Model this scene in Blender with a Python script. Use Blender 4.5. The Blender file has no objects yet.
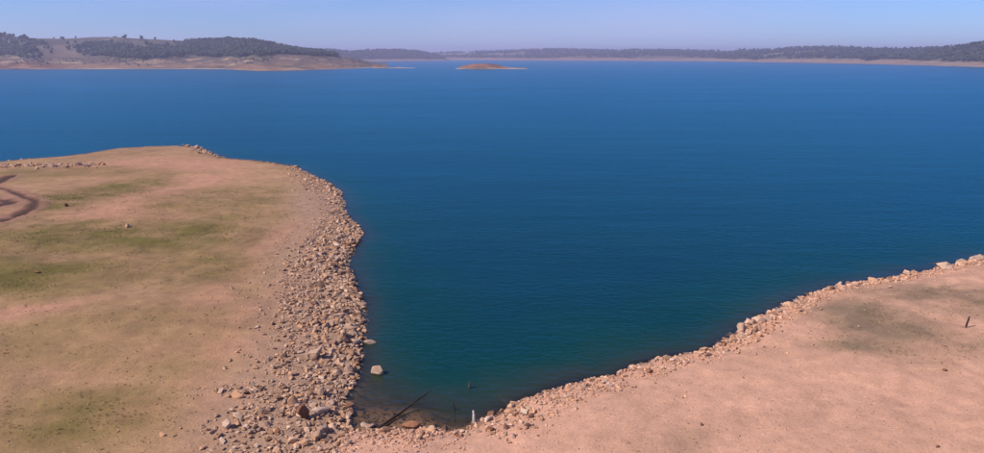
import bpy, bmesh, math, random
import numpy as np
from mathutils import Vector

random.seed(7)
rng = np.random.default_rng(7)
R = math.radians
scene = bpy.context.scene
C = scene.collection

# ------------------------------------------------------------------ camera, sky, sun, exposure
W0, H0 = 984.0, 453.0
HFOV = R(68.0)
FPX = W0 / 2 / math.tan(HFOV / 2)
CAM_H = 22.0
HORIZON_Y = 56.0
PITCH = math.atan((H0 / 2 - HORIZON_Y) / FPX)
cam_data = bpy.data.cameras.new('camera')
cam = bpy.data.objects.new('camera', cam_data)
C.objects.link(cam)
cam.location = (0, 0, CAM_H)
cam.rotation_euler = (math.pi / 2 - PITCH, 0, 0)
cam_data.sensor_fit = 'HORIZONTAL'
cam_data.angle = HFOV
cam_data.clip_start = 0.5
cam_data.clip_end = 30000
scene.camera = cam

SUN_EL, SUN_AZ = R(44), R(-112)          # azimuth clockwise from +Y: from the left, a little behind the camera
world = bpy.data.worlds.new('World')
scene.world = world
world.use_nodes = True
wn, wl = world.node_tree.nodes, world.node_tree.links
wn.clear()
w_out = wn.new('ShaderNodeOutputWorld')
w_bg = wn.new('ShaderNodeBackground')
w_sky = wn.new('ShaderNodeTexSky')
w_sky.sky_type = 'NISHITA'
w_sky.sun_disc = False
w_sky.sun_elevation = SUN_EL
w_sky.sun_rotation = SUN_AZ % (2 * math.pi)
w_sky.altitude = 400
w_sky.air_density = 1.0
w_sky.dust_density = 0.15
w_sky.ozone_density = 4.0
w_bg.inputs['Strength'].default_value = 0.09
# very thin high cirrus, the same all over the sky
w_tc = wn.new('ShaderNodeTexCoord')
w_map = wn.new('ShaderNodeMapping')
w_map.inputs['Scale'].default_value = (1.6, 2.2, 11.0)
w_map.inputs['Rotation'].default_value = (0.0, 0.06, 0.5)
w_no = wn.new('ShaderNodeTexNoise')
w_no.inputs['Scale'].default_value = 1.3
w_no.inputs['Detail'].default_value = 7
w_no.inputs['Roughness'].default_value = 0.55
w_rmp = wn.new('ShaderNodeMapRange')
w_rmp.inputs['From Min'].default_value = 0.42
w_rmp.inputs['From Max'].default_value = 0.78
w_rmp.inputs['To Max'].default_value = 0.34
w_mix = wn.new('ShaderNodeMix')
w_mix.data_type = 'RGBA'
w_mix.inputs[7].default_value = (6.0, 5.7, 8.8, 1)
w_wb = wn.new('ShaderNodeMix')           # the camera's white balance, over the whole sky alike
w_wb.data_type = 'RGBA'
w_wb.blend_type = 'MULTIPLY'
w_wb.inputs[0].default_value = 1.0
w_wb.inputs[7].default_value = (0.60, 0.775, 1.27, 1)
wl.new(w_tc.outputs['Generated'], w_map.inputs['Vector'])
wl.new(w_map.outputs['Vector'], w_no.inputs['Vector'])
wl.new(w_no.outputs['Fac'], w_rmp.inputs['Value'])
wl.new(w_rmp.outputs['Result'], w_mix.inputs[0])
wl.new(w_sky.outputs['Color'], w_wb.inputs[6])
wl.new(w_wb.outputs[2], w_mix.inputs[6])
wl.new(w_mix.outputs[2], w_bg.inputs['Color'])
wl.new(w_bg.outputs['Background'], w_out.inputs['Surface'])

sun_data = bpy.data.lights.new('sun', 'SUN')
sun_data.energy = 5.0
sun_data.angle = R(0.53)
sun_data.color = (1.0, 0.91, 0.79)
sun = bpy.data.objects.new('sun', sun_data)
C.objects.link(sun)
to_sun = Vector((math.sin(SUN_AZ) * math.cos(SUN_EL), math.cos(SUN_AZ) * math.cos(SUN_EL), math.sin(SUN_EL)))
sun.rotation_euler = to_sun.to_track_quat('Z', 'Y').to_euler()
sun.location = to_sun * 200

vs = scene.view_settings
vs.view_transform = 'Standard'
vs.look = 'None'
vs.exposure = 0.28
vs.gamma = 1.0
vs.use_curve_mapping = False
scene.cycles.use_denoising = True
scene.cycles.max_bounces = 6
scene.cycles.diffuse_bounces = 2
scene.cycles.glossy_bounces = 2
scene.cycles.transparent_max_bounces = 8
scene.cycles.volume_bounces = 0
scene.cycles.sample_clamp_indirect = 4.0

# ------------------------------------------------------------------ pixel -> place helpers
def ray(px, py):
    cx, cy = (px - W0 / 2) / FPX, (H0 / 2 - py) / FPX
    cp, sp = math.cos(PITCH), math.sin(PITCH)
    return Vector((cx, cp + cy * sp, -sp + cy * cp))

def gp(px, py, z=0.0):
    """where the line of sight through a pixel meets the level z"""
    d = ray(px, py)
    t = (z - CAM_H) / d.z
    return (d.x * t, d.y * t)

def at_range(px, py, D):
    d = ray(px, py)
    k = D / math.hypot(d.x, d.y)
    return (d.x * k, d.y * k, CAM_H + d.z * k)

# ------------------------------------------------------------------ numpy noise
def _hash(ix, iy, seed):
    n = (ix.astype(np.int64) * 374761393 + iy.astype(np.int64) * 668265263 + seed * 974711) & 0x7fffffff
    n = ((n ^ (n >> 13)) * 1274126177) & 0x7fffffff
    n = ((n ^ (n >> 16)) * 668265263) & 0x7fffffff
    return ((n ^ (n >> 15)) & 0xffffff) / float(0xffffff)

def vnoise(x, y, seed=0):
    x = np.asarray(x, float); y = np.asarray(y, float)
    x0 = np.floor(x); y0 = np.floor(y)
    fx = x - x0; fy = y - y0
    fx = fx * fx * fx * (fx * (fx * 6 - 15) + 10); fy = fy * fy * fy * (fy * (fy * 6 - 15) + 10)
    a = _hash(x0, y0, seed); b = _hash(x0 + 1, y0, seed)
    c = _hash(x0, y0 + 1, seed); d = _hash(x0 + 1, y0 + 1, seed)
    return (a + (b - a) * fx) * (1 - fy) + (c + (d - c) * fx) * fy

def fbm(x, y, seed=0, octv=4):
    """about -1 .. 1"""
    x = np.asarray(x, float); y = np.asarray(y, float)
    s = 0; amp = 1.0; tot = 0
    for o in range(octv):
        s = s + amp * (vnoise(x, y, seed + 17 * o) * 2 - 1); tot += amp
        ca, sa = 0.8, 0.6
        x, y = (x * ca - y * sa) * 2.03 + 5.2, (x * sa + y * ca) * 2.03 - 3.7
        amp *= 0.5
    return s / tot * 1.5

def sstep(a, b, x):
    t = np.clip((np.asarray(x, float) - a) / (b - a), 0, 1)
    return t * t * (3 - 2 * t)

# ------------------------------------------------------------------ the shore
# (px, py, rubble width m, rubble density /m2, mean rock radius m)
SH = [
 (0, 161.5, 2.5, .25, .22), (30, 158.5, 2, .2, .2), (60, 156.5, 1, .1, .15), (88, 153, 1, .1, .12), (117, 148, 1, .08, .12),
 (141, 146.5, 1, .08, .12), (184, 145, 1.5, .3, .2), (198, 147, 3, .7, .35), (211, 152.5, 3, .7, .3), (225, 158, 1.5, .4, .2),
 (261, 161, 1.2, .6, .16), (280, 163.5, 1.6, .7, .17), (296, 166.5, 2.5, 1.2, .2), (311, 174, 4.5, 2.2, .2), (330, 184, 5.5, 3, .22), (341, 193, 5, 3, .22),
 (343, 205, 4, 2.5, .2), (345, 213, 3.5, 2.2, .18), (355, 223, 5, 3.5, .23), (361, 234, 6, 4, .25), (355, 247, 6, 4.5, .25),
 (347, 261, 6, 4.5, .25), (350, 275, 6.5, 4.5, .25), (357, 289, 7, 5, .25), (362, 303, 7, 5, .25), (364, 320, 7.5, 5, .25), (363, 338, 7, 5, .24),
 (359, 352, 6.5, 4.8, .23), (357, 368, 6, 4.5, .22), (352, 381, 6, 4.5, .21), (343, 392, 7.5, 4.5, .21), (341, 402, 8.5, 4, .21), (349, 412, 9, 3.6, .21),
 (338, 424, 8, 3.6, .2), (350, 430, 4, 6, .13), (375, 431, 3.6, 11, .13), (400, 430, 3.6, 12, .13), (421, 428, 3.6, 12, .13), (443, 431, 3.4, 11, .13),
 (466, 431, 3.4, 7, .13), (478, 425, 3.6, 6, .17), (492, 417, 3.8, 6, .17), (508, 409, 3.8, 6, .16), (530, 396.5, 3.6, 6, .16),
 (546, 390, 3.6, 6, .15), (575, 383.5, 3.6, 6, .15), (592, 378, 3.6, 6, .16), (613, 375, 3.4, 6, .16), (632, 366, 3.4, 6, .15), (660, 358, 3.2, 6, .16), (703, 350.5, 2.8, 5, .16),
 (717, 343.5, 2.6, 4, .24), (738, 331, 3, 4, .26), (758, 317, 3, 4, .24), (785, 304, 3, 4, .22), (827, 288.5, 2.8, 4, .22), (862, 282, 2.6, 3.5, .22), (888, 278.5, 2.6, 3.5, .22),
 (935, 268.5, 2.5, 1.8, .25), (982, 257, 3, 1.8, .28)]
SHP = np.array([gp(a[0], a[1], 0.03) for a in SH])
x0_, y0_ = SHP[0]
pre = [(-6000, -900), (-900, -120), (-420, 70), (-260, 128), (-170, 141)]
x1_, y1_ = SHP[-1]
post = [(x1_ + 18, y1_ + 6), (x1_ + 60, y1_ + 30), (x1_ + 160, y1_ + 40), (x1_ + 420, y1_ - 40), (1400, -300), (6000, -900)]
LAND = np.array(pre + [tuple(p) for p in SHP] + post + [(6000, -7000), (-6000, -7000)])

def signed_dist(x, y):
    x = np.asarray(x, float).ravel(); y = np.asarray(y, float).ravel()
    best = np.full(x.shape, 1e18); inside = np.zeros(x.shape, bool)
    n = len(LAND)
    for i in range(n):
        ax, ay = LAND[i]; bx, by = LAND[(i + 1) % n]
        ex, ey = bx - ax, by - ay
        L2 = ex * ex + ey * ey
        t = np.clip(((x - ax) * ex + (y - ay) * ey) / L2, 0, 1)
        dx, dy = x - (ax + t * ex), y - (ay + t * ey)
        best = np.minimum(best, dx * dx + dy * dy)
        cond = (ay > y) != (by > y)
        xi = ax + (y - ay) / (ey if abs(ey) > 1e-12 else 1e-12) * ex
        inside ^= cond & (x < xi)
    d = np.sqrt(best)
    return np.where(inside, d, -d)

RUTS = [[(-60, 176), (-30, 180), (0, 186), (12, 191), (25, 199), (35, 203.5), (37.5, 207), (31, 215), (16, 223), (0, 229), (-40, 236)],
        [(-40, 205), (-10, 203), (4, 204), (11.5, 207), (5, 210.5), (-10, 213.5), (-40, 214)],
        [(-40, 190), (-8, 182), (3, 177.5), (11, 173.5)]]
RUTW = [.62, 1.0, .7]

def ruts(x, y):
    """gullies cut into the flat on the far left: 0 .. 1 towards the middle of a gully, and the raised lip beside it"""
    cut = np.zeros_like(x); lip = np.zeros_like(x)
    near = (x < -45) & (y > 85) & (y < 150)
    if not near.any():
        return cut, lip
    xx, yy = x[near], y[near]
    wob = fbm(xx * .5, yy * .5, 44, 4) * .5
    c = np.zeros_like(xx); l = np.zeros_like(xx)
    for path, w in zip(RUTS, RUTW):
        P = [gp(p[0], p[1], .9) for p in path]
        best = np.full(xx.shape, 1e9)
        for (ax, ay), (bx, by) in zip(P, P[1:]):
            ex, ey = bx - ax, by - ay
            t = np.clip(((xx - ax) * ex + (yy - ay) * ey) / (ex * ex + ey * ey), 0, 1)
            best = np.minimum(best, np.hypot(xx - ax - t * ex, yy - ay - t * ey))
        best = best + wob
        c = np.maximum(c, sstep(w * 1.5, w * .5, best)); l = np.maximum(l, sstep(w * 4, w * 1.5, best))
    cut[near] = c; lip[near] = l
    return cut, lip

def height(x, y, sd=None):
    x = np.asarray(x, float); y = np.asarray(y, float)
    shp = x.shape
    x = x.ravel(); y = y.ravel()
    if sd is None:
        sd = signed_dist(x, y)
    sd = sd + fbm(x * .35, y * .35, 11, 4) * 0.32 * np.exp(-np.abs(sd) / 12)
    left = sstep(6, -6, x + 2)                                # 1 on the peninsula
    far = sstep(95, 135, y)
    bank = left * (1.15 * (1 - far) + 0.25 * far) + (1 - left) * 0.75
    run = left * 3.5 + (1 - left) * 3.0
    s = np.maximum(sd, 0)
    rise = np.minimum(s, 120) * (0.012 * left * (1 - 0.6 * far) + 0.018 * (1 - left)) + np.minimum(np.maximum(s - 120, 0), 3000) * 0.004
    und = fbm(x * .05, y * .05, 2, 4) * .45 + fbm(x * .22, y * .16, 5, 4) * (.06 + .06 * left)
    land = bank * (1 - np.exp(-s / run)) + rise + und * sstep(1, 14, s) * (1 - 0.5 * far)
    rough = fbm(x * 1.1, y * 1.1, 21, 3) * .05 * sstep(0.0, 1.0, s)
    cut, lip = ruts(x, y)
    land = land + rough + .05 * lip - .28 * cut
    d = np.maximum(-sd, 0)
    bay = np.exp(-(((x + 6.0) / 7.2) ** 2 + ((y - 41) / 9.0) ** 2))
    slope = 1.05 - .2 * sstep(-2, 6, x)
    slope = slope * (1 - .93 * bay) * (1 + .3 * fbm(x * .25, y * .25, 33, 3))
    depth = slope * d + 0.012 * d * d * (1 - bay) * sstep(0, 8, d)
    depth = np.minimum(depth, 14 + 0 * d) + fbm(x * .4, y * .4, 31, 3) * .06 * sstep(0, 2, d)
    h = np.where(sd > 0, land, -np.maximum(depth, 0.004))
    return h.reshape(shp)

# ------------------------------------------------------------------ material helpers
def new_mat(name):
    m = bpy.data.materials.new(name)
    m.use_nodes = True
    nt = m.node_tree
    nt.nodes.clear()
    out = nt.nodes.new('ShaderNodeOutputMaterial')
    return m, nt, out

class NT:
    def __init__(s, nt):
        s.n, s.l = nt.nodes, nt.links
    def node(s, t, **kw):
        nd = s.n.new('ShaderNode' + t)
        for k, v in kw.items():
            setattr(nd, k, v)
        return nd
    def put(s, inp, v):
        if hasattr(v, 'is_linked') or hasattr(v, 'links'):
            s.l.new(v, inp)
        else:
            inp.default_value = v
    def noise(s, vec, scale, detail=4, rough=.55):
        nd = s.node('TexNoise')
        s.l.new(vec, nd.inputs['Vector'])
        nd.inputs['Scale'].default_value = scale; nd.inputs['Detail'].default_value = detail
        nd.inputs['Roughness'].default_value = rough
        return nd.outputs['Fac']
    def rng(s, v, a, b, c, d):
        nd = s.node('MapRange')
        s.put(nd.inputs['Value'], v)
        for i, q in zip(('From Min', 'From Max', 'To Min', 'To Max'), (a, b, c, d)):
            nd.inputs[i].default_value = q
        return nd.outputs['Result']
    def math(s, op, a, b=None):
        nd = s.node('Math', operation=op)
        s.put(nd.inputs[0], a)
        if b is not None:
            s.put(nd.inputs[1], b)
        return nd.outputs[0]
    def mix(s, f, a, b, mode='MIX'):
        nd = s.node('Mix', data_type='RGBA', blend_type=mode)
        s.put(nd.inputs[0], f); s.put(nd.inputs[6], a); s.put(nd.inputs[7], b)
        return nd.outputs[2]
    def grey(s, v):
        nd = s.node('CombineColor')
        for i in range(3):
            s.l.new(v, nd.inputs[i])
        return nd.outputs[0]
    def pos(s):
        return s.node('NewGeometry').outputs['Position']
    def bump(s, h, strength, dist):
        nd = s.node('Bump')
        s.l.new(h, nd.inputs['Height'])
        nd.inputs['Strength'].default_value = strength; nd.inputs['Distance'].default_value = dist
        return nd.outputs['Normal']

def principled(q, out, col, rough=.9, spec=.25, normal=None):
    p = q.node('BsdfPrincipled')
    q.put(p.inputs['Base Color'], col)
    q.put(p.inputs['Roughness'], rough)
    p.inputs['Specular IOR Level'].default_value = spec
    if normal is not None:
        q.l.new(normal, p.inputs['Normal'])
    q.l.new(p.outputs[0], out.inputs['Surface'])
    return p

def ground_material():
    m, nt, out = new_mat('sandy_ground')
    q = NT(nt)
    P = q.pos()
    col = q.node('Attribute', attribute_name='tone').outputs['Color']
    n1 = q.noise(P, 0.9, 6, .6); n2 = q.noise(P, 7.0, 4, .6); n3 = q.noise(P, 0.17, 5, .6)
    f = q.math('MULTIPLY', q.rng(n1, .3, .7, .86, 1.14), q.rng(n2, .25, .75, .79, 1.21))
    f = q.math('MULTIPLY', f, q.rng(n3, .3, .7, .93, 1.07))
    c = q.mix(1.0, col, q.grey(f), 'MULTIPLY')
    # scattered grit: small pale and dark grains
    vor = q.node('TexVoronoi'); vor.inputs['Scale'].default_value = 3.2
    q.l.new(P, vor.inputs['Vector'])
    sep = q.node('SeparateColor'); q.l.new(vor.outputs['Color'], sep.inputs[0])
    near = q.rng(vor.outputs['Distance'], .12, .22, 1, 0)
    gr = q.math('MULTIPLY', near, q.rng(sep.outputs[0], .72, .76, 0, 1))
    c = q.mix(q.math('MULTIPLY', gr, .5), c, q.mix(sep.outputs[1], (.14, .09, .06, 1), (.5, .38, .29, 1)))
    hgt = q.math('ADD', q.math('MULTIPLY', n1, .6), q.math('ADD', q.math('MULTIPLY', n2, .25), q.math('MULTIPLY', gr, .3)))
    principled(q, out, c, .95, .15, q.bump(hgt, 1.0, .13))
    return m

def rock_material(name='pale_rock', base=(.40, .29, .215), island=True):
    m, nt, out = new_mat(name)
    q = NT(nt)
    P = q.pos()
    rnd = q.node('NewGeometry').outputs['Random Per Island'] if island else q.node('ObjectInfo').outputs['Random']
    n1 = q.noise(P, 2.6, 5, .6); n2 = q.noise(P, 14, 4, .6)
    a = tuple(v * .62 for v in base) + (1,)
    b = (base[0] * 1.14, base[1] * 1.14, base[2] * 1.14, 1)
    c = q.mix(q.rng(rnd, 0, 1, 0.05, .95), a, b)
    hs = q.node('HueSaturation'); q.l.new(c, hs.inputs['Color'])
    q.l.new(q.rng(q.math('FRACT', q.math('MULTIPLY', rnd, 7.31)), 0, 1, .92, 1.25), hs.inputs['Saturation'])
    f = q.math('MULTIPLY', q.rng(n1, .3, .7, .78, 1.2), q.rng(n2, .3, .7, .85, 1.12))
    c = q.mix(1.0, hs.outputs[0], q.grey(f), 'MULTIPLY')
    principled(q, out, c, .9, .2, q.bump(q.math('ADD', n1, q.math('MULTIPLY', n2, .4)), .6, .06))
    return m

def simple_material(name, ca, cb, scale, rough=.9, stretch=None, bump=.3):
    m, nt, out = new_mat(name)
    q = NT(nt)
    P = q.node('TexCoord').outputs['Object']
    if stretch:
        mp = q.node('Mapping'); mp.inputs['Scale'].default_value = stretch
        q.l.new(P, mp.inputs['Vector']); P = mp.outputs[0]
    n1 = q.noise(P, scale, 5, .6)
    principled(q, out, q.mix(q.rng(n1, .3, .7, 0, 1), ca + (1,), cb + (1,)), rough, .2, q.bump(n1, bump, .03))
    return m

def leaf_material(name, ca, cb):
    m, nt, out = new_mat(name)
    q = NT(nt)
    rnd = q.node('NewGeometry').outputs['Random Per Island']
    P = q.pos()
    n1 = q.noise(P, .02, 4, .6)
    c = q.mix(rnd, ca + (1,), cb + (1,))
    c = q.mix(1.0, c, q.grey(q.rng(n1, .3, .7, .75, 1.25)), 'MULTIPLY')
    principled(q, out, c, .9, .15)
    return m

def hill_material():
    m, nt, out = new_mat('far_slope')
    q = NT(nt)
    P = q.pos()
    col = q.node('Attribute', attribute_name='tone').outputs['Color']
    n1 = q.noise(P, .02, 6, .65); n2 = q.noise(P, .15, 4, .6)
    f = q.math('MULTIPLY', q.rng(n1, .3, .7, .75, 1.25), q.rng(n2, .3, .7, .85, 1.15))
    principled(q, out, q.mix(1.0, col, q.grey(f), 'MULTIPLY'), .95, .1, q.bump(n2, .5, 1.5))
    return m

def water_material():
    m, nt, out = new_mat('lake_water')
    q = NT(nt)
    P = q.pos()
    depth = q.node('Attribute', attribute_name='depth').outputs['Fac']
    # wind ripples at three sizes, crests across the wind
    mp = q.node('Mapping'); mp.inputs['Rotation'].default_value = (0, 0, R(12)); mp.inputs['Scale'].default_value = (.62, 1, 1)
    q.l.new(P, mp.inputs['Vector'])
    v = mp.outputs[0]
    w1 = q.noise(v, 1.6, 3, .55); w2 = q.noise(v, .38, 4, .55); w3 = q.noise(v, .06, 3, .5)
    mg = q.node('Mapping'); mg.inputs['Rotation'].default_value = (0, 0, R(-14)); mg.inputs['Scale'].default_value = (.35, 1.3, 1)
    q.l.new(P, mg.inputs['Vector'])
    gust = q.rng(q.noise(mg.outputs[0], .02, 6, .62), .35, .65, .35, 1.5)
    hgt = q.math('ADD', q.math('MULTIPLY', w1, .10), q.math('ADD', q.math('MULTIPLY', w2, .06), q.math('MULTIPLY', w3, .10)))
    nrm = q.bump(q.math('MULTIPLY', hgt, gust), 1.0, 1.0)
    # what the depth of water lets through of the bed
    clear = q.math('POWER', 2.71828, q.math('MULTIPLY', depth, -1.3))
    deep = q.math('SUBTRACT', 1.0, q.math('POWER', 2.71828, q.math('MULTIPLY', depth, -1.0)))
    body_c = q.mix(deep, (.075, .056, .022, 1), (.0025, .033, .024, 1))
    body_c = q.mix(q.rng(depth, 3, 14, 0, 1), body_c, (.0018, .030, .037, 1))
    body_c = q.mix(1.0, body_c, q.grey(q.rng(q.noise(P, .05, 4, .6), .3, .7, .9, 1.1)), 'MULTIPLY')
    dif = q.node('BsdfDiffuse'); q.l.new(body_c, dif.inputs['Color'])
    tr = q.node('BsdfTransparent')
    q.l.new(q.mix(clear, (.50, .46, .30, 1), (.95, .93, .86, 1)), tr.inputs['Color'])
    body = q.node('MixShader')
    q.l.new(clear, body.inputs[0]); q.l.new(dif.outputs[0], body.inputs[1]); q.l.new(tr.outputs[0], body.inputs[2])
    gl = q.node('BsdfGlossy'); gl.inputs['Roughness'].default_value = .2
    gl.inputs['Color'].default_value = (.12, .51, .66, 1)
    q.l.new(nrm, gl.inputs['Normal'])
    fr = q.node('Fresnel'); fr.inputs['IOR'].default_value = 1.33
    q.l.new(nrm, fr.inputs['Normal'])
    mx = q.node('MixShader')
    q.l.new(fr.outputs[0], mx.inputs[0]); q.l.new(body.outputs[0], mx.inputs[1]); q.l.new(gl.outputs[0], mx.inputs[2])
    q.l.new(mx.outputs[0], out.inputs['Surface'])
    return m

M_GROUND = ground_material()
M_RUBBLE = rock_material('rubble_rock', (.45, .285, .195), True)
M_PINK = rock_material('pink_rubble_rock', (.52, .31, .215), True)
M_ROCK = rock_material('loose_rock', (.45, .285, .195), False)
M_PALE = rock_material('pale_boulder_rock', (.54, .37, .26), False)
M_RED = rock_material('red_brown_rock', (.24, .12, .075), False)
M_WATER = water_material()
M_HILL = hill_material()
M_TREE = leaf_material('far_tree_leaves', (.018, .032, .018), (.058, .07, .038))
M_GRASS = leaf_material('short_grass', (.105, .085, .024), (.24, .165, .07))
M_WOOD = simple_material('weathered_wood', (.05, .036, .026), (.10, .075, .055), 6, .9, (1, 1, .15))
M_DARK = simple_material('dark_wood', (.025, .015, .013), (.05, .03, .025), 8, .9, (1, 1, .2))
M_WHITE = simple_material('white_post_paint', (.40, .36, .31), (.62, .58, .52), 9, .7)

# ------------------------------------------------------------------ mesh helpers
def link(name, me, mat=None, parent=None, **props):
    o = bpy.data.objects.new(name, me)
    C.objects.link(o)
    if mat is not None and me is not None and not me.materials:
        me.materials.append(mat)
    if parent is not None:
        o.parent = parent
    for k, v in props.items():
        o[k] = v
    return o

def np_mesh(name, verts, faces, smooth=False):
    """verts (n,3), faces (m,k) with k 3 or 4"""
    me = bpy.data.meshes.new(name)
    k = faces.shape[1]
    me.vertices.add(len(verts)); me.vertices.foreach_set('co', np.ascontiguousarray(verts, np.float32).ravel())
    me.loops.add(faces.size); me.loops.foreach_set('vertex_index', np.ascontiguousarray(faces, np.int32).ravel())
    me.polygons.add(len(faces))
    me.polygons.foreach_set('loop_start', np.arange(0, faces.size, k, dtype=np.int32))
    me.polygons.foreach_set('use_smooth', np.full(len(faces), smooth))
    me.update(calc_edges=True)
    me.validate()
    return me

def tone_attr(me, rgb):
    a = me.color_attributes.new('tone', 'FLOAT_COLOR', 'POINT')
    buf = np.ones((len(rgb), 4), np.float32); buf[:, :3] = rgb
    a.data.foreach_set('color', buf.ravel())

def grid_faces(nx, ny):
    i = np.arange(nx - 1)[None, :] + np.arange(ny - 1)[:, None] * nx
    i = i.ravel()
    return np.stack([i, i + 1, i + nx + 1, i + nx], 1)

def axis(lo, hi, step, outlo, outhi, grow=1.22):
    mid = list(np.arange(lo, hi + step * .5, step))
    a, s, v = [], step, lo
    while v > outlo:
        s *= grow; v -= s; a.append(max(v, outlo))
    b, s, v = [], step, mid[-1]
    while v < outhi:
        s *= grow; v += s; b.append(min(v, outhi))
    return np.array(a[::-1] + mid + b)

# ------------------------------------------------------------------ ground and lake bed: one sheet to beyond the far hills
XS = axis(-112, 72, .4, -7000, 7000)
YS = axis(24, 168, .4, -6000, 9000)
GX, GY = np.meshgrid(XS, YS)
gx, gy = GX.ravel(), GY.ravel()
gsd = signed_dist(gx, gy)
gz = height(gx, gy, gsd)

def blob(x, y, px, py, rx, ry, rot=0.0, z=1.4, soft=.55, seed=0):
    """a patch of the ground given by its centre and radii in picture pixels at that spot, in metres on the ground"""
    cx, cy = gp(px, py, z)
    ex = gp(px + rx, py, z)[0] - cx
    ey = abs(gp(px, py - ry, z)[1] - gp(px, py + ry, z)[1]) / 2
    u, v = (x - cx) / ex, (y - cy) / ey
    ca, sa = math.cos(rot), math.sin(rot)
    u, v = u * ca + v * sa, -u * sa + v * ca
    rr = np.sqrt(u * u + v * v) + fbm(x * .09 + seed, y * .07, 40 + seed, 4) * .38
    return sstep(1 + soft, 1 - soft, rr)

def masks(x, y):
    left = sstep(-6.5, -11, x + 1.5 * fbm(x * .2, y * .2, 88, 3))
    g = np.zeros_like(x)
    for i, (px, py, rx, ry, rot, k) in enumerate([
            (85, 240, 85, 15, .18, 1.0), (30, 275, 60, 16, .1, .9), (103, 190, 32, 15, 0, 1.0), (60, 168, 60, 4, 0, .6), (225, 198, 50, 16, 0, .5),
            (60, 415, 75, 22, .1, .75), (200, 268, 40, 10, .1, .6), (130, 320, 90, 12, 0, .35), (10, 175, 30, 9, 0, .3), (240, 215, 40, 7, 0, .5),
            (20, 222, 40, 8, .1, .35), (140, 350, 60, 12, .1, .3), (30, 340, 60, 14, 0, .3), (30, 450, 60, 15, 0, .5)]):
        g = np.maximum(g, k * blob(x, y, px, py, rx * 1.35, ry * 1.35, rot, seed=i, soft=.6))
    olive = np.zeros_like(x)
    for i, (px, py, rx, ry, rot, k) in enumerate([
            (880, 316, 62, 26, -.2, 1.1), (905, 338, 80, 9, 0, .9), (960, 292, 60, 20, 0, .85), (860, 300, 34, 12, 0, .8), (690, 425, 26, 14, -.8, .4), (960, 345, 40, 9, 0, .4), (665, 440, 30, 8, -.8, .3)]):
        olive = np.maximum(olive, k * blob(x, y, px, py, rx * 1.2, ry * 1.15, rot, seed=20 + i, soft=.45))
    pink = np.zeros_like(x)
    for i, (px, py, rx, ry, rot, k) in enumerate([
            (155, 190, 32, 28, .2, 1), (150, 160, 60, 7, 0, 1), (130, 215, 60, 9, -.2, .8), (35, 308, 34, 7, .5, .95), (5, 318, 20, 5, .3, .8),
            (20, 205, 30, 26, 0, .75), (290, 230, 14, 50, 0, .7), (275, 300, 22, 50, 0, .6), (250, 370, 30, 40, 0, .55), (120, 405, 40, 8, .1, .4), (210, 330, 40, 12, 0, .35),
            (80, 365, 50, 8, .1, .35), (20, 240, 30, 6, 0, .5), (60, 222, 30, 5, 0, .4)]):
        pink = np.maximum(pink, k * blob(x, y, px, py, rx * 1.25, ry * 1.2, rot, seed=50 + i))
    return left, g, olive, pink

def ground_tone(x, y, z, sd):
    left, g, olive, pink = masks(x, y)
    L = left[:, None]
    n1 = fbm(x * .06, y * .05, 70, 5)[:, None]; n2 = fbm(x * .25, y * .5, 71, 4)[:, None]
    sandL = np.array([.302, .174, .092]) * (1 + .16 * n1 + .12 * n2)
    sandR = np.array([.455, .250, .165]) * (1 + .09 * n1 + .05 * n2)
    c = sandL * L + sandR * (1 - L)
    pk = np.array([.385, .195, .122])
    c = c + (pk - c) * np.clip(pink[:, None] * .95 * L + .25 * n1 * L, 0, 1)
    straw = np.clip(fbm(x * .11, y * .3, 75, 4) * .5, 0, .3)[:, None] * L
    c = c + (np.array([.285, .182, .078]) - c) * straw
    gm = np.clip(g[:, None] * (.85 + .5 * fbm(x * .2, y * .3, 73, 4)[:, None]), 0, 1)
    c = c + (np.array([.118, .092, .020]) - c) * gm * .97
    om = np.clip(olive[:, None] * (.85 + .5 * fbm(x * .3, y * .3, 74, 4)[:, None]), 0, 1)
    c = c + (np.array([.190, .128, .078]) - c) * om * .95
    # faint strandlines left by the falling water
    band = np.sin(z * 26 + 2.2 * fbm(x * .07, y * .07, 91, 4)) * sstep(.5, .8, vnoise(x * .05, y * .05, 92)) * (z > .2)
    c = c * (1 - .13 * np.clip(band, -.3, 1))[:, None]
    cut, lip = ruts(x, y)
    c = c + (np.array([.25, .125, .083]) - c) * (lip * .8)[:, None]
    c = c + (np.array([.06, .03, .022]) - c) * (cut * .95)[:, None]  # much darker towards the middle of each gully
    # rubble belt: greyer, darker fill between the stones on the peninsula bank
    belt = sstep(11, 4, sd) * (sd > -1) * left * sstep(140, 110, y)
    c = c + (np.array([.315, .195, .132]) - c) * (belt * .85)[:, None]
    # wet margin and bed
    wet = sstep(.16, .03, z)[:, None]
    c = c * (1 - .5 * wet)
    bed = sstep(0, -.06, z)[:, None]
    bedc = np.array([.25, .14, .075]) * (1 + .25 * fbm(x * .8, y * .8, 77, 4)[:, None])
    c = c + (bedc - c) * bed
    return np.clip(c, .01, .8), g, left

gtone, ggrass, gleft = ground_tone(gx, gy, gz, gsd)
me = np_mesh('ground', np.stack([gx, gy, gz], 1), grid_faces(len(XS), len(YS)), True)
tone_attr(me, gtone)
link('ground', me, M_GROUND, kind='structure', label='bare sandy shore with grass patches and the lake bed', category='ground')

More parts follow.
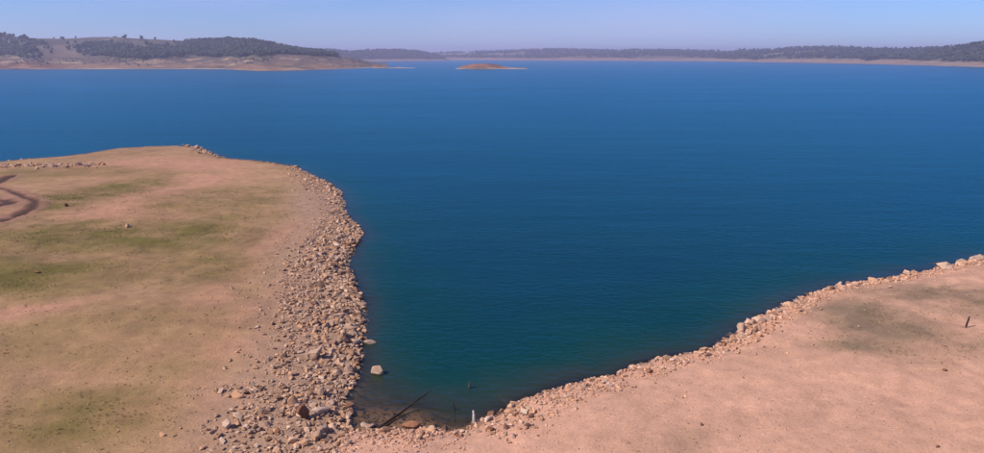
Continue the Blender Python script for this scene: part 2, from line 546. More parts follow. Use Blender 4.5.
# ------------------------------------------------------------------ water
wf = grid_faces(len(XS), len(YS))
keep = (gz[wf] < .45).any(1) & ((gy[wf] > -700).all(1))
wf = wf[keep]
used = np.unique(wf)
remap = np.full(len(gx), -1); remap[used] = np.arange(len(used))
me = np_mesh('water', np.stack([gx[used], gy[used], np.zeros(len(used))], 1), remap[wf], True)
da = me.attributes.new('depth', 'FLOAT', 'POINT')
da.data.foreach_set('value', np.maximum(-gz[used], 0).astype(np.float32))
link('water', me, M_WATER, kind='structure', label='rippled blue green reservoir water', category='water')

# ------------------------------------------------------------------ far shores
def interp(tab, x):
    t = np.array(tab, float)
    return np.interp(x, t[:, 0], t[:, 1])

def smooth_interp(tab, x, w=5):
    xs = x[:, None] + np.linspace(-w, w, 7)[None, :]
    return interp(tab, xs).mean(1)

def hill(name, label, px0, px1, step, shore, crest, depth_m, bank_len, bank_h, colour, seed, back=900, rough=1.0, fade=(0, 0)):
    """a ridge of land: columns along the bearing, rows from the waterline over bank and crest down the far side"""
    px = np.arange(px0, px1 + step * .5, step)
    ys = smooth_interp(shore, px, 3); yc = smooth_interp(crest, px, 3)
    # rows: (s): -1 below water .. 0 shore .. 1 bank top .. 2 crest .. 3 far foot
    S = np.concatenate([[-.6], np.linspace(0, 1, 16), np.linspace(1.06, 2, 22), np.linspace(2.12, 3, 10)])
    V = np.zeros((len(S), len(px), 3)); T = np.zeros((len(S), len(px)))
    for j, (p, a, b) in enumerate(zip(px, ys, yc)):
        d = ray(p, a)
        Ds = math.hypot(d.x, d.y) * CAM_H / -d.z
        ux, uy = d.x / math.hypot(d.x, d.y), d.y / math.hypot(d.x, d.y)
        jit = float(fbm(np.array([p * .03]), np.array([seed * 1.7]), seed, 4)[0])
        Dr = Ds + depth_m * (1 + .15 * jit)
        zr = max(at_range(p, b, Dr)[2], 1.0)
        bl = bank_len * (1 + .4 * jit); bh = min(bank_h * (1 + .25 * jit), zr * .8)
        for i, s in enumerate(S):
            if s < 0:
                D, z = Ds - 60, -16
            elif s <= 1:
                D = Ds + bl * s; z = bh * (.55 * s + .45 * s ** 2.2)
            elif s <= 2:
                u = s - 1; D = Ds + bl + (Dr - Ds - bl) * u; z = bh + (zr - bh) * (u ** 1.05)
            else:
                u = s - 2; D = Dr + back * u; z = zr * (1 - u ** 1.4) - 16 * u ** 3
            V[i, j] = (ux * D, uy * D, z)
            T[i, j] = s
    x, y, z = V[..., 0], V[..., 1], V[..., 2]
    env = np.clip(T, 0, 1) * np.where(T > 1.9, .25, 1)
    z += env * rough * (fbm(x * .012, y * .012, seed, 4) * 2.4 + fbm(x * .05, y * .05, seed + 3, 3) * 1.5)
    P = V.reshape(-1, 3)
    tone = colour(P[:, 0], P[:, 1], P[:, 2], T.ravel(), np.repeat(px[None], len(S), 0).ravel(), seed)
    me = np_mesh(name, P, grid_faces(len(px), len(S)), True)
    tone_attr(me, tone)
    o = link(name, me, M_HILL, kind='structure', label=label, category='hills')
    return V, T, px, S

def bank_tone(x, y, z, T, px, seed):
    n = fbm(x * .006, y * .006, seed + 5, 5)[:, None]; n2 = fbm(x * .02, z * .35, seed + 6, 4)[:, None]
    n3 = fbm(x * .012, y * .02, seed + 9, 4)[:, None]
    bank = np.array([.175, .098, .052]) + np.array([.07, .05, .035]) * n + np.array([.06, .035, .018]) * n2
    n4 = fbm(x * .03, y * .035, seed + 15, 4)[:, None]
    bank = bank + (np.array([.085, .065, .042]) - bank) * np.clip(n3 * 1.3 + n4 * 1.7 + .15, 0, .9)
    bank = bank + (np.array([.095, .075, .055]) - bank) * sstep(.45, .75, T + .22 * n[:, 0])[:, None] * .7
    n5 = fbm(x * .022, y * .05 + z * .1, seed + 25, 4)[:, None]
    bank = bank + (np.array([.34, .225, .13]) - bank) * np.clip(n5 * 2.2 - .7, 0, .8)
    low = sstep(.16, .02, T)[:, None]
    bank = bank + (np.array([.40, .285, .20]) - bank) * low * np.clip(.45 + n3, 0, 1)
    upper = np.array([.088, .076, .046]) + np.array([.03, .018, .012]) * n + np.array([.015, .015, .01]) * n3
    k = sstep(.86, 1.04, T + .08 * n[:, 0])[:, None]
    return bank + (upper - bank) * k

def tone_left(x, y, z, T, px, seed):
    c = bank_tone(x, y, z, T, px, seed)
    # dry upper pastures and the bare field between the woods
    n = fbm(x * .008, y * .008, seed + 12, 4)
    field = sstep(36, 46, px + 4 * n) * sstep(92, 80, px + 4 * n) * sstep(.98, 1.05, T)
    c = c + (np.array([.155, .11, .075]) - c) * (field * .8)[:, None]
    dry = sstep(1.45, 1.6, T + .12 * n) * sstep(205, 180, px)
    c = c + ((np.array([.078, .070, .048]) * (1 + .5 * fbm(x * .02, y * .02, 57, 4)[:, None])) - c) * (dry * .85)[:, None]
    return np.clip(c, .01, .7)

def tone_far(x, y, z, T, px, seed):
    c = bank_tone(x, y, z, T, px, seed)
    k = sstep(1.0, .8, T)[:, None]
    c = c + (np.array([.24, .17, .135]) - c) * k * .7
    n = fbm(x * .004, y * .004, seed + 12, 4)
    clear = sstep(.35, .6, n) * sstep(1.1, 1.3, T)
    c = c + (np.array([.22, .17, .13]) - c) * (clear * .7)[:, None]
    return np.clip(c, .01, .7)

SKY_L = [(-500, 30), (-300, 34), (-120, 31), (-40, 33), (0, 34.5), (12, 34), (22, 37.5), (40, 38.5), (70, 39), (95, 37.5), (118, 37.5), (150, 39.5), (190, 41),
         (215, 42), (235, 40.5), (252, 41), (270, 44), (285, 47.5), (300, 51), (330, 54.5), (355, 58.5), (374, 63), (390, 66.9)]
SHORE_L = [(-500, 70), (-200, 69), (0, 69.5), (150, 69), (225, 69.3), (262, 71.2), (300, 70.6), (335, 69.2), (360, 68.4), (390, 67.0)]
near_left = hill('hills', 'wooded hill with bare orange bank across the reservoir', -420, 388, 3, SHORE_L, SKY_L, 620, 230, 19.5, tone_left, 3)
SKY_L2 = [(240, 54), (270, 52), (296, 50.5), (312, 50), (330, 51), (346, 52.5), (370, 51.5), (400, 51), (416, 52), (430, 54.5), (446, 58.5)]
SHORE_L2 = [(240, 62), (330, 61.8), (400, 61.2), (446, 60.6)]
second = hill('hills', 'low dark wooded headland behind the bare orange point', 240, 446, 2.5, SHORE_L2, SKY_L2, 500, 160, 9, tone_far, 5, 700)
SKY_M = [(340, 54), (432, 53.6), (460, 53), (490, 52), (520, 51), (545, 50.2), (562, 49.6), (574, 50.2), (600, 51), (650, 50.8), (700, 51.4), (760, 51.4), (785, 50),
         (800, 48.8), (822, 48.2), (845, 49), (868, 50.5), (900, 51), (918, 50), (935, 49.6), (960, 51.5), (1010, 53)]
SHORE_M = [(340, 60.0), (432, 60.2), (560, 60.6), (700, 61.3), (800, 62.8), (900, 64.6), (1010, 67)]
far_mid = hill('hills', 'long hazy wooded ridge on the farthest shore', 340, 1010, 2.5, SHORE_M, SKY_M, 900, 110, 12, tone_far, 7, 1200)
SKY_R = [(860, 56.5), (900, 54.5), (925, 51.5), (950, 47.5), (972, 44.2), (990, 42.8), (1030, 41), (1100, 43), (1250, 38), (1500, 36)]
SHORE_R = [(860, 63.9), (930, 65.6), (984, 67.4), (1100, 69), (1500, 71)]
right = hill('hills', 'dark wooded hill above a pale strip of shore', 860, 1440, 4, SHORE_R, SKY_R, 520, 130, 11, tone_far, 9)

# ---- island and spit: low bare mounds standing in the lake
def mound(name, label, pts, base_y, peak, seed, deep):
    """pts: (px, height m) along the length; a low bare ridge of the given depth in metres"""
    px = np.arange(pts[0][0], pts[-1][0] + .5, 1.0)
    hh = smooth_interp(pts, px, 2.0)
    rows = np.linspace(-1, 1, 15)
    V = np.zeros((len(rows), len(px), 3))
    for j, (p, h) in enumerate(zip(px, hh)):
        g = gp(p, base_y)
        D0 = math.hypot(*g); ux, uy = g[0] / D0, g[1] / D0
        wid = deep * (.25 + .75 * min(1, h / peak))
        for i, r in enumerate(rows):
            D = D0 + wid * .5 * (1 + r)
            z = (h + .6) * (1 - abs(r) ** 1.7) - .6 if abs(r) < 1 else -4
            V[i, j] = (ux * D, uy * D, z)
    x, y, z = V[..., 0], V[..., 1], V[..., 2]
    z += np.clip(z / 3, 0, 1) * fbm(x * .05, y * .05, seed, 4) * 2.2
    P = V.reshape(-1, 3)
    n = fbm(P[:, 0] * .03, P[:, 1] * .03, seed, 4)[:, None]
    c = np.array([.22, .11, .062]) * (1 + .5 * n)
    low = sstep(1.8, .3, P[:, 2])[:, None]
    c = c + (np.array([.34, .24, .17]) - c) * low
    me = np_mesh(name, P, grid_faces(len(px), len(rows)), True)
    tone_attr(me, np.clip(c, .01, .8))
    link(name, me, M_HILL, kind='structure', label=label, category='island')
mound('island', 'low bare reddish island out in the lake', [(454, -.5), (458, 2), (464, 6), (472, 8.5), (480, 8), (488, 9), (496, 6.5), (503, 3.5), (512, 2.4), (524, 1.6), (530, -.5)], 69.2, 11, 4, 110)
mound('spit', 'thin pale spit of land reaching out from the orange point', [(372, 4), (382, 3.5), (392, 2), (404, 1.6), (413, 1.2), (417, -.5)], 68.2, 6, 6, 40)

# ------------------------------------------------------------------ far woods
def tree_variant(seed, blobs):
    r = random.Random(seed)
    bm = bmesh.new()
    for k in range(blobs):
        res = bmesh.ops.create_icosphere(bm, subdivisions=1, radius=1)
        cx, cy, cz = r.uniform(-.22, .22), r.uniform(-.22, .22), .42 + .36 * k / max(1, blobs - 1) + r.uniform(-.05, .05)
        sx = r.uniform(.26, .4) * (1.15 - .35 * k / blobs); sz = r.uniform(.2, .3)
        for v in res['verts']:
            j = r.uniform(.72, 1.2)
            v.co = Vector((cx + v.co.x * sx * j, cy + v.co.y * sx * j, cz + v.co.z * sz * j))
    res = bmesh.ops.create_cone(bm, segments=4, radius1=.045, radius2=.03, depth=.5, cap_ends=False)
    for v in res['verts']:
        v.co.z += .2
    bmesh.ops.triangulate(bm, faces=bm.faces[:])
    vv = np.array([v.co[:] for v in bm.verts]); ff = np.array([[l.index for l in f.verts] for f in bm.faces])
    bm.free()
    return vv, ff

def scatter_mesh(name, variants, pos, scl, yaw, tilt=None):
    """join many small transformed copies into one mesh"""
    VS, FS, off = [], [], 0
    which = rng.integers(0, len(variants), len(pos))
    for k, (vv, ff) in enumerate(variants):
        idx = np.where(which == k)[0]
        if not len(idx):
            continue
        v = np.repeat(vv[None], len(idx), 0) * scl[idx][:, None, :]
        if tilt is not None:
            a = tilt[idx]; ca, sa = np.cos(a)[:, None], np.sin(a)[:, None]
            yy, zz = v[..., 1] * ca - v[..., 2] * sa, v[..., 1] * sa + v[..., 2] * ca
            v = np.stack([v[..., 0], yy, zz], -1)
        c, s = np.cos(yaw[idx])[:, None], np.sin(yaw[idx])[:, None]
        v = np.stack([v[..., 0] * c - v[..., 1] * s, v[..., 0] * s + v[..., 1] * c, v[..., 2]], -1) + pos[idx][:, None, :]
        f = ff[None] + (np.arange(len(idx)) * len(vv))[:, None, None] + off
        VS.append(v.reshape(-1, 3)); FS.append(f.reshape(-1, 3)); off += len(idx) * len(vv)
    return np_mesh(name, np.concatenate(VS), np.concatenate(FS))

def woods(H, n, dens, hmin, hmax, label, variants, name='forest', s0=.98, s1=2.1, shrink=False):
    V, T, px, S = H
    jj = rng.uniform(0, len(px) - 1.001, n); ss = rng.uniform(s0, s1, n)
    ii = np.interp(ss, S, np.arange(len(S)))
    p = np.interp(jj, np.arange(len(px)), px)
    i0 = ii.astype(int); j0 = jj.astype(int); fi = (ii - i0)[:, None]; fj = (jj - j0)[:, None]
    i1 = np.minimum(i0 + 1, len(S) - 1); j1 = j0 + 1
    pos = (V[i0, j0] * (1 - fi) + V[i1, j0] * fi) * (1 - fj) + (V[i0, j1] * (1 - fi) + V[i1, j1] * fi) * fj
    k = dens(pos[:, 0], pos[:, 1], p, ss) > rng.random(n)
    pos = pos[k]
    pos[:, 2] -= .4
    h = rng.uniform(hmin, hmax, len(pos)) * (1 + .25 * fbm(pos[:, 0] * .02, pos[:, 1] * .02, 90, 3))
    w = h * rng.uniform(.8, 1.25, len(pos))
    if shrink:
        pos[:, 2] -= .25 * h
    me = scatter_mesh(name, variants, pos, np.stack([w, w, h], 1), rng.uniform(0, 6.28, len(pos)))
    link(name, me, M_TREE, kind='stuff', label=label, category=name)

TREES = [tree_variant(s, 3) for s in range(5)]
TREES_S = [tree_variant(s + 20, 2) for s in range(4)]

def dens_left(x, y, p, s):
    n = fbm(x * .01, y * .01, 95, 4)
    low = sstep(1.56, 1.4, s + .16 * n) * sstep(1.0, 1.04, s)
    q = p + 13 * fbm(x * .02, y * .02, 97, 4)
    d = np.where(q < 38, low, np.where(q < 90, .01 + .5 * (n > .7), low))
    d = np.where(p > 195 + 12 * n, sstep(1.0, 1.04, s), d)
    top = (s > 1.5) * np.where(p < 30 + 25 * n, .22, .008 + .5 * (n > .42))
    return np.maximum(d, top) * (p < 338)
woods(near_left, 24000, dens_left, 5, 9.5, 'dark wood along the hill above the orange bank', TREES)
woods(second, 3500, lambda x, y, p, s: .9 + 0 * s, 8, 13, 'dark wood covering the low headland', TREES_S)
woods(far_mid, 9000, lambda x, y, p, s: .75 * (fbm(x * .004, y * .004, 19, 4) < .42), 8, 14, 'hazy wood on the farthest ridge', TREES_S)
woods(right, 7000, lambda x, y, p, s: .8 * (fbm(x * .008, y * .008, 23, 3) < .5), 6, 10, 'dark wood on the hill above the pale shore', TREES_S)

woods(near_left, 2600, lambda x, y, p, s: np.clip(.9 * fbm(x * .012, y * .012, 61, 4) + .15, 0, 1) * sstep(.25, .8, s), 1.8, 4.0, 'low dark scrub dotted over the bare orange bank', TREES_S, 'scrub', .25, 1.02, True)

# ------------------------------------------------------------------ rocks
def rock_variant(seed, n=15, flat=.75):
    r = random.Random(seed)
    bm = bmesh.new()
    for i in range(n):
        th = r.uniform(0, 6.283); u = r.uniform(-1, 1); q = math.sqrt(1 - u * u)
        k = r.uniform(.82, 1.05)
        bm.verts.new((q * math.cos(th) * k, q * math.sin(th) * k * .82, u * k * flat))
    g = bmesh.ops.convex_hull(bm, input=bm.verts[:])
    for v in [v for v in bm.verts if not v.link_faces]:
        bm.verts.remove(v)
    bmesh.ops.triangulate(bm, faces=bm.faces[:])
    bmesh.ops.recalc_face_normals(bm, faces=bm.faces[:])
    vv = np.array([v.co[:] for v in bm.verts])
    bm.verts.index_update()
    ff = np.array([[v.index for v in f.verts] for f in bm.faces])
    bm.free()
    return vv, ff
RV = [rock_variant(100 + s, random.randint(11, 18), random.uniform(.55, .85)) for s in range(14)]

def big_rock_mesh(seed, name):
    """a larger block: a hull bevelled and roughened so that facets and worn edges both show"""
    r = random.Random(seed)
    bm = bmesh.new()
    for i in range(13):
        th = r.uniform(0, 6.283); u = r.uniform(-1, 1); q = math.sqrt(1 - u * u); k = r.uniform(.86, 1.06)
        bm.verts.new((q * math.cos(th) * k, q * math.sin(th) * k * .8, u * k * .7))
    bmesh.ops.convex_hull(bm, input=bm.verts[:])
    for v in [v for v in bm.verts if not v.link_faces]:
        bm.verts.remove(v)
    bmesh.ops.bevel(bm, geom=bm.edges[:], offset=.07, segments=1, affect='EDGES')
    bmesh.ops.triangulate(bm, faces=bm.faces[:])
    for v in bm.verts:
        v.co *= 1 + r.uniform(-.03, .03)
    bmesh.ops.recalc_face_normals(bm, faces=bm.faces[:])
    me = bpy.data.meshes.new(name)
    bm.to_mesh(me); bm.free()
    return me
BIG = [big_rock_mesh(200 + s, 'rock') for s in range(12)]
for b in BIG:
    b.materials.append(M_ROCK)

# candidate rocks along the shore
cand = []
nrm_sign = 1
for i in range(len(SHP) - 1):
    (ax, ay), (bx, by) = SHP[i], SHP[i + 1]
    L = math.hypot(bx - ax, by - ay)
    tx, ty = (bx - ax) / L, (by - ay) / L
    nx, ny = ty, -tx                                   # land lies to the right of the way along the shore
    _, _, w0, d0, r0 = SH[i]; _, _, w1, d1, r1 = SH[i + 1]
    wd, dn, rr = (w0 + w1) / 2, (d0 + d1) / 2, (r0 + r1) / 2
    cnt = rng.poisson(L * wd * dn * (3.0 if i < 34 else 3.2))
    t = rng.uniform(-.05, 1.05, cnt)
    dd = np.where(rng.random(cnt) < .55, rng.uniform(0, 1.05, cnt), np.abs(rng.normal(0, .8, cnt))) * wd - .35
    r = rr * np.exp(rng.normal(-.42, .5, cnt)) * np.clip(1.15 - .5 * np.maximum(dd, 0) / wd, .35, 1.15)
    r = np.minimum(r, np.where(dd > .6 * wd, .3, .5))
    for k in range(cnt):
        cand.append((ax + tx * L * t[k] + nx * dd[k], ay + ty * L * t[k] + ny * dd[k], r[k], i))
cand = np.array(cand)
# the straggling row of stones in front of the open water on the far left, and a heap at the outer tip
extra = []
for k in range(120):
    px = random.uniform(-12, 104); py = 165.5 + random.gauss(0, 1.3) - (px > 60) * .3
    x, y = gp(px, py, .5)
    extra.append((x, y, .17 + random.random() ** 2 * .62, 900))
for k in range(34):
    px = random.gauss(201, 7); py = 150.5 + (px - 201) * .35 + random.gauss(0, 1.2)
    x, y = gp(px, py, .3)
    extra.append((x, y, .2 + random.random() ** 2 * .55, 901))
for k in range(60):                                     # low broken blocks where the bay meets the left bank
    px = random.gauss(295, 38); py = random.gauss(424, 15)
    x, y = gp(px, py, .7)
    extra.append((x, y, .14 + random.random() ** 2.5 * .34, 902))
for k in range(1500):                                   # the gravelly slope running down to the head of the inlet
    py = random.uniform(372, 470); f = (py - 372) / 98
    px = random.uniform(262 - 80 * f, 352)
    if random.random() > .3 + .7 * (px - 262 + 80 * f) / (90 + 80 * f):
        continue
    x, y = gp(px, py, .8)
    extra.append((x, y, .07 + random.random() ** 2 * .2, 904))
cand = np.concatenate([cand, np.array(extra)])
# thin stones all over the flats
m = 3200
sx = rng.uniform(-75, 45, m); sy = rng.uniform(28, 120, m)
s_sd = signed_dist(sx, sy)
ok = (s_sd > 3) & (rng.random(m) < np.clip(.25 + 1.4 * np.exp(-(s_sd - 3) / 7), 0, 1))
loose = np.stack([sx[ok], sy[ok], .035 + .10 * rng.random(ok.sum()) ** 3, np.full(ok.sum(), 903)], 1)
cand = np.concatenate([cand, loose])
csd = signed_dist(cand[:, 0], cand[:, 1])
cand = cand[csd > -1.3]
csd_kept = csd[csd > -1.3]
cz = height(cand[:, 0], cand[:, 1])

def to_px(x, y, z):
    cp, sp = math.cos(PITCH), math.sin(PITCH)
    zz = z - CAM_H
    dep = y * cp - zz * sp
    up = y * sp + zz * cp
    return W0 / 2 + FPX * x / dep, H0 / 2 - FPX * up / dep, dep
ppx, ppy, pdep = to_px(cand[:, 0], cand[:, 1], cz)
inview = (ppx > -2) & (ppx < 986) & (ppy < 455) & (ppy > 100)
app = np.where(inview, cand[:, 2] / pdep, 0)
order = np.argsort(-app)
# the largest become single rocks, kept apart from each other; the rest are the rubble
single, taken = [], np.zeros((0, 3))
chosen = np.zeros(len(cand), bool)
for k in order:
    if len(single) >= 262 or app[k] <= 0:
        break
    x, y, r = cand[k, :3]
    if len(taken) and (np.hypot(taken[:, 0] - x, taken[:, 1] - y) < .8 * (taken[:, 2] + r)).any():
        continue
    single.append(k); chosen[k] = True
    taken = np.concatenate([taken, [[x, y, r]]])
rest = cand[~chosen]; rz = cz[~chosen]
clash = np.zeros(len(rest), bool)
n = len(rest)
sc = np.stack([rest[:, 2] * rng.uniform(.8, 1.35, n), rest[:, 2] * rng.uniform(.8, 1.2, n), rest[:, 2] * rng.uniform(.75, 1.1, n)], 1)
pos = np.stack([rest[:, 0], rest[:, 1], rz + rest[:, 2] * rng.uniform(.05, .4, n)], 1)
yaw_, til_ = rng.uniform(0, 6.28, n), rng.normal(0, .35, n)
on_sand = rest[:, 0] > -8.5
for sel, mt, lab in ((~on_sand, M_RUBBLE, 'tan broken stone rubble strewn along the bank of the peninsula'), (on_sand, M_PINK, 'pinkish stone rubble along the edge of the sandy shore')):
    me = scatter_mesh('rubble', RV, pos[sel], sc[sel], yaw_[sel], til_[sel])
    link('rubble', me, mt, kind='stuff', label=lab, category='rubble')

REGION = {
 'bank': ('peninsula rubble bank', 'rocks in the rubble bank of the peninsula'),
 'sand': ('bare sandy shore', 'stones along the edge of the bare sandy shore'),
 'row': ('straggling row behind the grassy flat', 'stones in the row behind the grassy flat'),
 'heap': ('small heap at the peninsula tip', 'stones heaped at the tip of the peninsula'),
 'head': ('gravel at the head of the inlet', 'broken blocks at the head of the inlet'),
 'flat': ('open flat', 'loose stones on the open flats')}
def region(k):
    i = cand[k, 3]; x, y = cand[k, :2]
    if i == 903: return 'flat'
    if i == 900: return 'row'
    if i == 901: return 'heap'
    if i in (902, 904): return 'head'
    px, py = ppx[k], ppy[k]
    if px < 110: return 'row'
    if px < 250 and py < 175: return 'heap'
    if i < 31: return 'bank'
    if px < 470: return 'head'
    return 'sand'

def rock(name, mesh, x, y, r, sink=.25, yaw=None, sq=(1, 1, 1), tilt=.25, mat=None, z=None, **props):
    o = link(name, mesh, None, **props)
    zz = float(height(np.array([x]), np.array([y]))[0]) if z is None else z
    o.location = (x, y, zz + r * sq[2] * (.7 - 2 * .7 * sink))
    o.scale = (r * sq[0], r * sq[1], r * sq[2])
    o.rotation_euler = (random.uniform(-tilt, tilt), random.uniform(-tilt, tilt), random.uniform(0, 6.28) if yaw is None else yaw)
    if mat is not None:
        o.material_slots[0].link = 'OBJECT'
        o.material_slots[0].material = mat
    return o

M_BROWN = rock_material('brown_rock', (.22, .125, .085), False)
TONES = [('pale', M_PALE), ('tan', M_ROCK), ('tan', M_ROCK), ('tan', M_ROCK), ('brown', M_BROWN), ('brown', M_BROWN)]
SHAPES = [('flat', (1.25, 1.0, .55)), ('blocky', (1.05, 1.0, .95)), ('long', (1.5, .8, .75)), ('upright', (.85, .8, 1.25)), ('wedge-shaped', (1.2, .75, .9))]
for k in single:
    x, y, r, _ = cand[k]
    where, grp = REGION[region(k)]
    tone, tmat = random.choice(TONES)
    shape, sq = random.choice(SHAPES if region(k) != 'sand' else SHAPES[:3] + SHAPES[4:])
    size = 'small' if r < .26 else ('middling' if r < .40 else 'large')
    d = csd_kept[k]
    if region(k) in ('bank', 'sand', 'head'):
        place = ('standing in the water off' if d < -.25 else 'at the waterline of' if d < .9 else 'partway up' if d < 3.2 else 'high on the dry side of')
        if region(k) == 'sand' and d >= .9:
            place = 'a little above the waterline of'
        if region(k) == 'head':
            place = 'in the water off' if d < -.25 else 'on'
    else:
        place = 'on' if region(k) == 'flat' else 'in'
    rock('rock', random.choice(BIG), x, y, r, random.uniform(.2, .34), None,
         tuple(v * random.uniform(.94, 1.06) for v in sq), .3 if shape != 'upright' else .12, tmat,
         label=f'{size} {tone} {shape} rock {place} the {where}', category='rock', group=grp)

# ---- the rocks one can point at
def special(px, py, wpx, label, mat=M_ROCK, seed=0, z=None, sink=.25, sq=(1, 1, 1), yaw=0.0, name='boulder', tilt=.15):
    zz = .5 if z is None else z
    for _ in range(3):
        x, y = gp(px, py, zz)
        if z is None:
            zz = float(height(np.array([x]), np.array([y]))[0])
    r = 1.2 * wpx / FPX * math.hypot(x, y, CAM_H) / 2 / sq[0]
    bm_ = big_rock_mesh(300 + seed, name)
    bm_.materials.append(mat)
    return rock(name, bm_, x, y, r, sink, yaw, sq, tilt, None, zz, label=label, category='boulder')

special(377, 375, 13.5, 'pale rounded boulder standing alone in the shallow water off the rubble bank', M_PALE, 1, z=-.08, sink=.12, sq=(1, .9, 1.0), tilt=.08)
special(370, 344, 13, 'low pale slab awash beside the rubble bank', M_PALE, 2, z=-.12, sink=.2, sq=(1.1, 1, .6))
special(412, 428, 19, 'reddish brown boulder lying at the water edge at the head of the inlet', M_RED, 3, z=-.12, sink=.3, sq=(1.1, 1, .8))
special(431, 430, 14, 'pale flat block beside the reddish brown boulder', M_ROCK, 4, sink=.35, sq=(1.2, .8, .7))
special(321, 414, 18, 'pale tilted block catching the light at the foot of the rubble bank', M_PALE, 5, sink=.15, sq=(1.2, .8, .9), yaw=.5, tilt=.35)
special(303, 418, 13, 'dark upright slab next to the pale tilted block', M_RED, 6, sink=.15, sq=(.8, .6, 1.3), yaw=.9)
special(320, 439, 18, 'squat tan boulder below the pale tilted block', M_ROCK, 7, sink=.2, sq=(1.1, .9, .9))
special(304, 444, 20, 'long low tan block wedged beside the squat boulder', M_ROCK, 8, sink=.3, sq=(1.4, .8, .6), yaw=.4)
special(264, 426, 13, 'grey tan block half sunk in the gravel slope', M_ROCK, 9, sink=.3, sq=(1.1, .8, .8), yaw=.3)
special(318, 359, 19, 'largest angular block on the rubble bank with one dark side', M_ROCK, 10, sink=.12, sq=(1.1, .9, 1.0), yaw=.7)
special(350, 408, 9, 'small dark stone standing in the brown shallows', M_RED, 11, z=-.05, sink=.15, sq=(.9, .9, 1.1))
special(743, 330, 19, 'large pointed pink block on the sandy shore beside the water', M_ROCK, 12, sink=.22, sq=(1.4, .9, .85), yaw=.4)
special(759, 322, 14, 'blunt pink block behind the large pointed one', M_ROCK, 13, sink=.25, sq=(1.1, .9, .9))
special(720, 340, 6, 'white stone at the end of the little stone spit', M_PALE, 14, sink=.2)
special(728, 342, 8, 'tan stone in the middle of the little stone spit', M_ROCK, 15, sink=.2, sq=(1.1, .9, .8))
special(736, 341, 9, 'tan flat stone where the little stone spit meets the sand', M_ROCK, 16, sink=.25, sq=(1.2, .9, .7))
special(704, 351, 9, 'round pale stone at the water edge before the little spit', M_ROCK, 17, sink=.2)
special(945, 268, 15, 'broad white boulder on the crest of the sandy shore', M_PALE, 18, sink=.25, sq=(1.3, .9, .8))
special(961, 263, 9, 'rounded white boulder next to the broad white one', M_PALE, 19, sink=.2, sq=(1.1, 1, .9))
special(977, 259, 12, 'low white slab past the two white boulders', M_PALE, 20, sink=.3, sq=(1.3, .9, .7))
special(311, 172, 5, 'dark rock on the shoulder of the peninsula above the water', M_RED, 21, sink=.2, name='rock')
special(127, 227, 6, 'pale stone alone on the green grass patch', M_PALE, 22, sink=.25, name='rock')
special(66, 207, 5, 'dark stone on bare earth beside the curved gully', M_RED, 23, sink=.2, name='rock')
special(38, 273, 7, 'dark low clod at the edge of the grass', M_RED, 24, sink=.35, sq=(1.2, .8, .7), name='rock')
special(197, 149, 4.5, 'pale upright rock at the outer tip of the peninsula', M_PALE, 25, sink=.15, sq=(.9, .9, 1.2), name='rock')
special(945, 371, 4, 'dark stone on bare pink sand below the dark stake', M_RED, 26, sink=.25, name='rock')
special(937, 447, 4, 'dark stone on the bare sand at the foot of the slope', M_RED, 27, sink=.25, name='rock')
special(701, 425, 4, 'dark stone on the faint olive streak in the sand', M_RED, 28, sink=.25, name='rock')
special(232, 289, 5, 'tan stone lying apart on the dry straw coloured flat', M_ROCK, 29, sink=.25, name='rock')

# ------------------------------------------------------------------ stakes and driftwood
def pole_mesh(name, pts, radii, seg=8, seed=0):
    r = random.Random(seed)
    bm = bmesh.new()
    rings = []
    for k, (p, rad) in enumerate(zip(pts, radii)):
        p = Vector(p)
        a = Vector(pts[min(k + 1, len(pts) - 1)]) - Vector(pts[max(k - 1, 0)])
        a.normalize()
        u = a.orthogonal().normalized(); v = a.cross(u)
        rings.append([bm.verts.new(p + (u * math.cos(t * 6.2832 / seg) + v * math.sin(t * 6.2832 / seg)) * rad * r.uniform(.85, 1.12)) for t in range(seg)])
    for A, B in zip(rings, rings[1:]):
        for t in range(seg):
            bm.faces.new((A[t], A[(t + 1) % seg], B[(t + 1) % seg], B[t]))
    bm.faces.new(rings[0][::-1]); bm.faces.new(rings[-1])
    bmesh.ops.recalc_face_normals(bm, faces=bm.faces[:])
    me = bpy.data.meshes.new(name); bm.to_mesh(me); bm.free()
    return me

def hz(x, y):
    return float(height(np.array([x]), np.array([y]))[0])

def stake(px, py, hpx, wpx, lean, mat, label, top_frac=.8, z=None, seed=0):
    zz = 0.0 if z is not None else .8
    for _ in range(3):
        x, y = gp(px, py, zz)
        if z is None:
            zz = hz(x, y)
    D = math.hypot(x, y, CAM_H)
    el = math.atan2(CAM_H - zz, math.hypot(x, y))
    hgt = hpx / FPX * D / math.cos(el)
    rad = wpx / FPX * D / 2
    g = hz(x, y)
    base = g - zz - .25
    t = hgt
    pts = [(0, 0, base), (lean * t * .3, 0, t * .3), (lean * t * .7 + .01, 0.01, t * .7), (lean * t, .02, t * .97), (lean * t + rad * .2, .02, t)]
    me = pole_mesh('stake', pts, [rad * 1.05, rad * 1.05, rad * .95, rad * top_frac, rad * top_frac * .55], 8, seed)
    o = link('stake', me, mat, label=label, category='stake')
    o.location = (x, y, zz)
    return o
stake(474, 424, 12.5, 2.6, -.04, M_WHITE, 'white post standing at the water edge at the head of the inlet', z=0, seed=1)
stake(469, 388, 6, 2.0, .1, M_WOOD, 'short grey stake poking out of the deeper inlet water', z=0, seed=2)
stake(455, 410, 6, 1.6, -.25, M_DARK, 'thin dark stick leaning in the brown shallows', z=0, seed=3)
ds = stake(965.5, 327.5, 9.5, 1.5, .2, M_DARK, 'dark burnt stake leaning on the sandy slope', .5, seed=4)

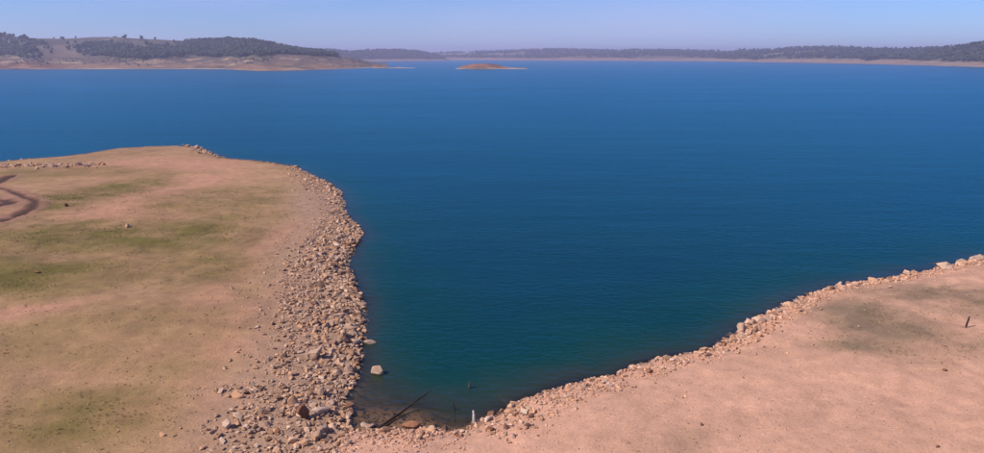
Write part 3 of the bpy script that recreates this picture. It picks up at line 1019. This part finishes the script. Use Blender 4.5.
# half-sunk log from the gravel into the inlet
la, lb = gp(373, 432, .08), gp(433, 389, -.02)
n = 9
pts, rad = [], []
for k in range(n):
    t = k / (n - 1)
    x = la[0] + (lb[0] - la[0]) * t; y = la[1] + (lb[1] - la[1]) * t
    pts.append((x - la[0] + .05 * math.sin(t * 7), y - la[1] + .04 * math.cos(t * 5), .07 - .13 * t + .02 * math.sin(t * 9)))
    rad.append(.10 - .06 * t)
root = link('log', None, None, label='long dark log slanting from the gravel into the brown shallows', category='log')
root.location = (la[0], la[1], .02)
link('trunk', pole_mesh('trunk', pts, rad, 8, 9), M_DARK, root)
b0 = Vector(pts[5])
link('branch', pole_mesh('branch', [tuple(b0), tuple(b0 + Vector((.25, .05, .10))), tuple(b0 + Vector((.45, .04, .22)))], [.035, .028, .014], 6, 4), M_DARK, root)

# ------------------------------------------------------------------ short dry grass on the flats
def tuft_variant(seed):
    r = random.Random(seed)
    V, F = [], []
    for k in range(5):
        a = r.uniform(0, 6.28); l = r.uniform(.6, 1); b = r.uniform(.3, .9)
        bx, by = r.uniform(-.4, .4), r.uniform(-.4, .4)
        wx, wy = math.cos(a + 1.57) * .13, math.sin(a + 1.57) * .13
        i = len(V)
        V += [(bx - wx, by - wy, -.1), (bx + wx, by + wy, -.1), (bx + math.cos(a) * b, by + math.sin(a) * b, l)]
        F.append((i, i + 1, i + 2))
    return np.array(V), np.array(F)
TV = [tuft_variant(s) for s in range(6)]
m = 170000
tx = rng.uniform(-75, 45, m); ty = rng.uniform(30, 130, m)
ksd = signed_dist(tx, ty)
_, tg, tol, _ = masks(tx, ty)
clump = np.clip(.5 + fbm(tx * .5, ty * .5, 81, 3) * .9, 0, 1)
ok = (ksd > 5) & (rng.random(m) < np.maximum(tg, tol * .6) * clump * .8)
tx, ty = tx[ok], ty[ok]
n = len(tx)
th = rng.uniform(.045, .12, n)
me = scatter_mesh('grass', TV, np.stack([tx, ty, height(tx, ty)], 1), np.stack([th * 1.6, th * 1.6, th], 1), rng.uniform(0, 6.28, n))
link('grass', me, M_GRASS, kind='stuff', label='short dry grass growing in patches on the flats', category='grass')

# ------------------------------------------------------------------ the air
hb = bmesh.new()
bmesh.ops.create_cube(hb, size=1)
hzm = bpy.data.meshes.new('haze'); hb.to_mesh(hzm); hb.free()
zmin = float(gz.min()) - 3
haze, nt, out = new_mat('haze_air')
pv = nt.nodes.new('ShaderNodeVolumePrincipled')
pv.inputs['Color'].default_value = (.70, .68, 1.0, 1)
pv.inputs['Density'].default_value = 0.0002
pv.inputs['Anisotropy'].default_value = 0.2
nt.links.new(pv.outputs[0], out.inputs['Volume'])
ho = link('haze', hzm, haze, kind='stuff', label='thin bluish air over the lake', category='haze')
ztop = max(float(H[0][..., 2].max()) for H in (near_left, second, far_mid, right)) + 25
ho.scale = (14400, 15400, ztop - zmin)
ho.location = (0, 1500, (ztop + zmin) / 2)
print('ROCKS', len(single), 'RUBBLE', len(rest), 'TUFTS', n, 'ZTOP', ztop)
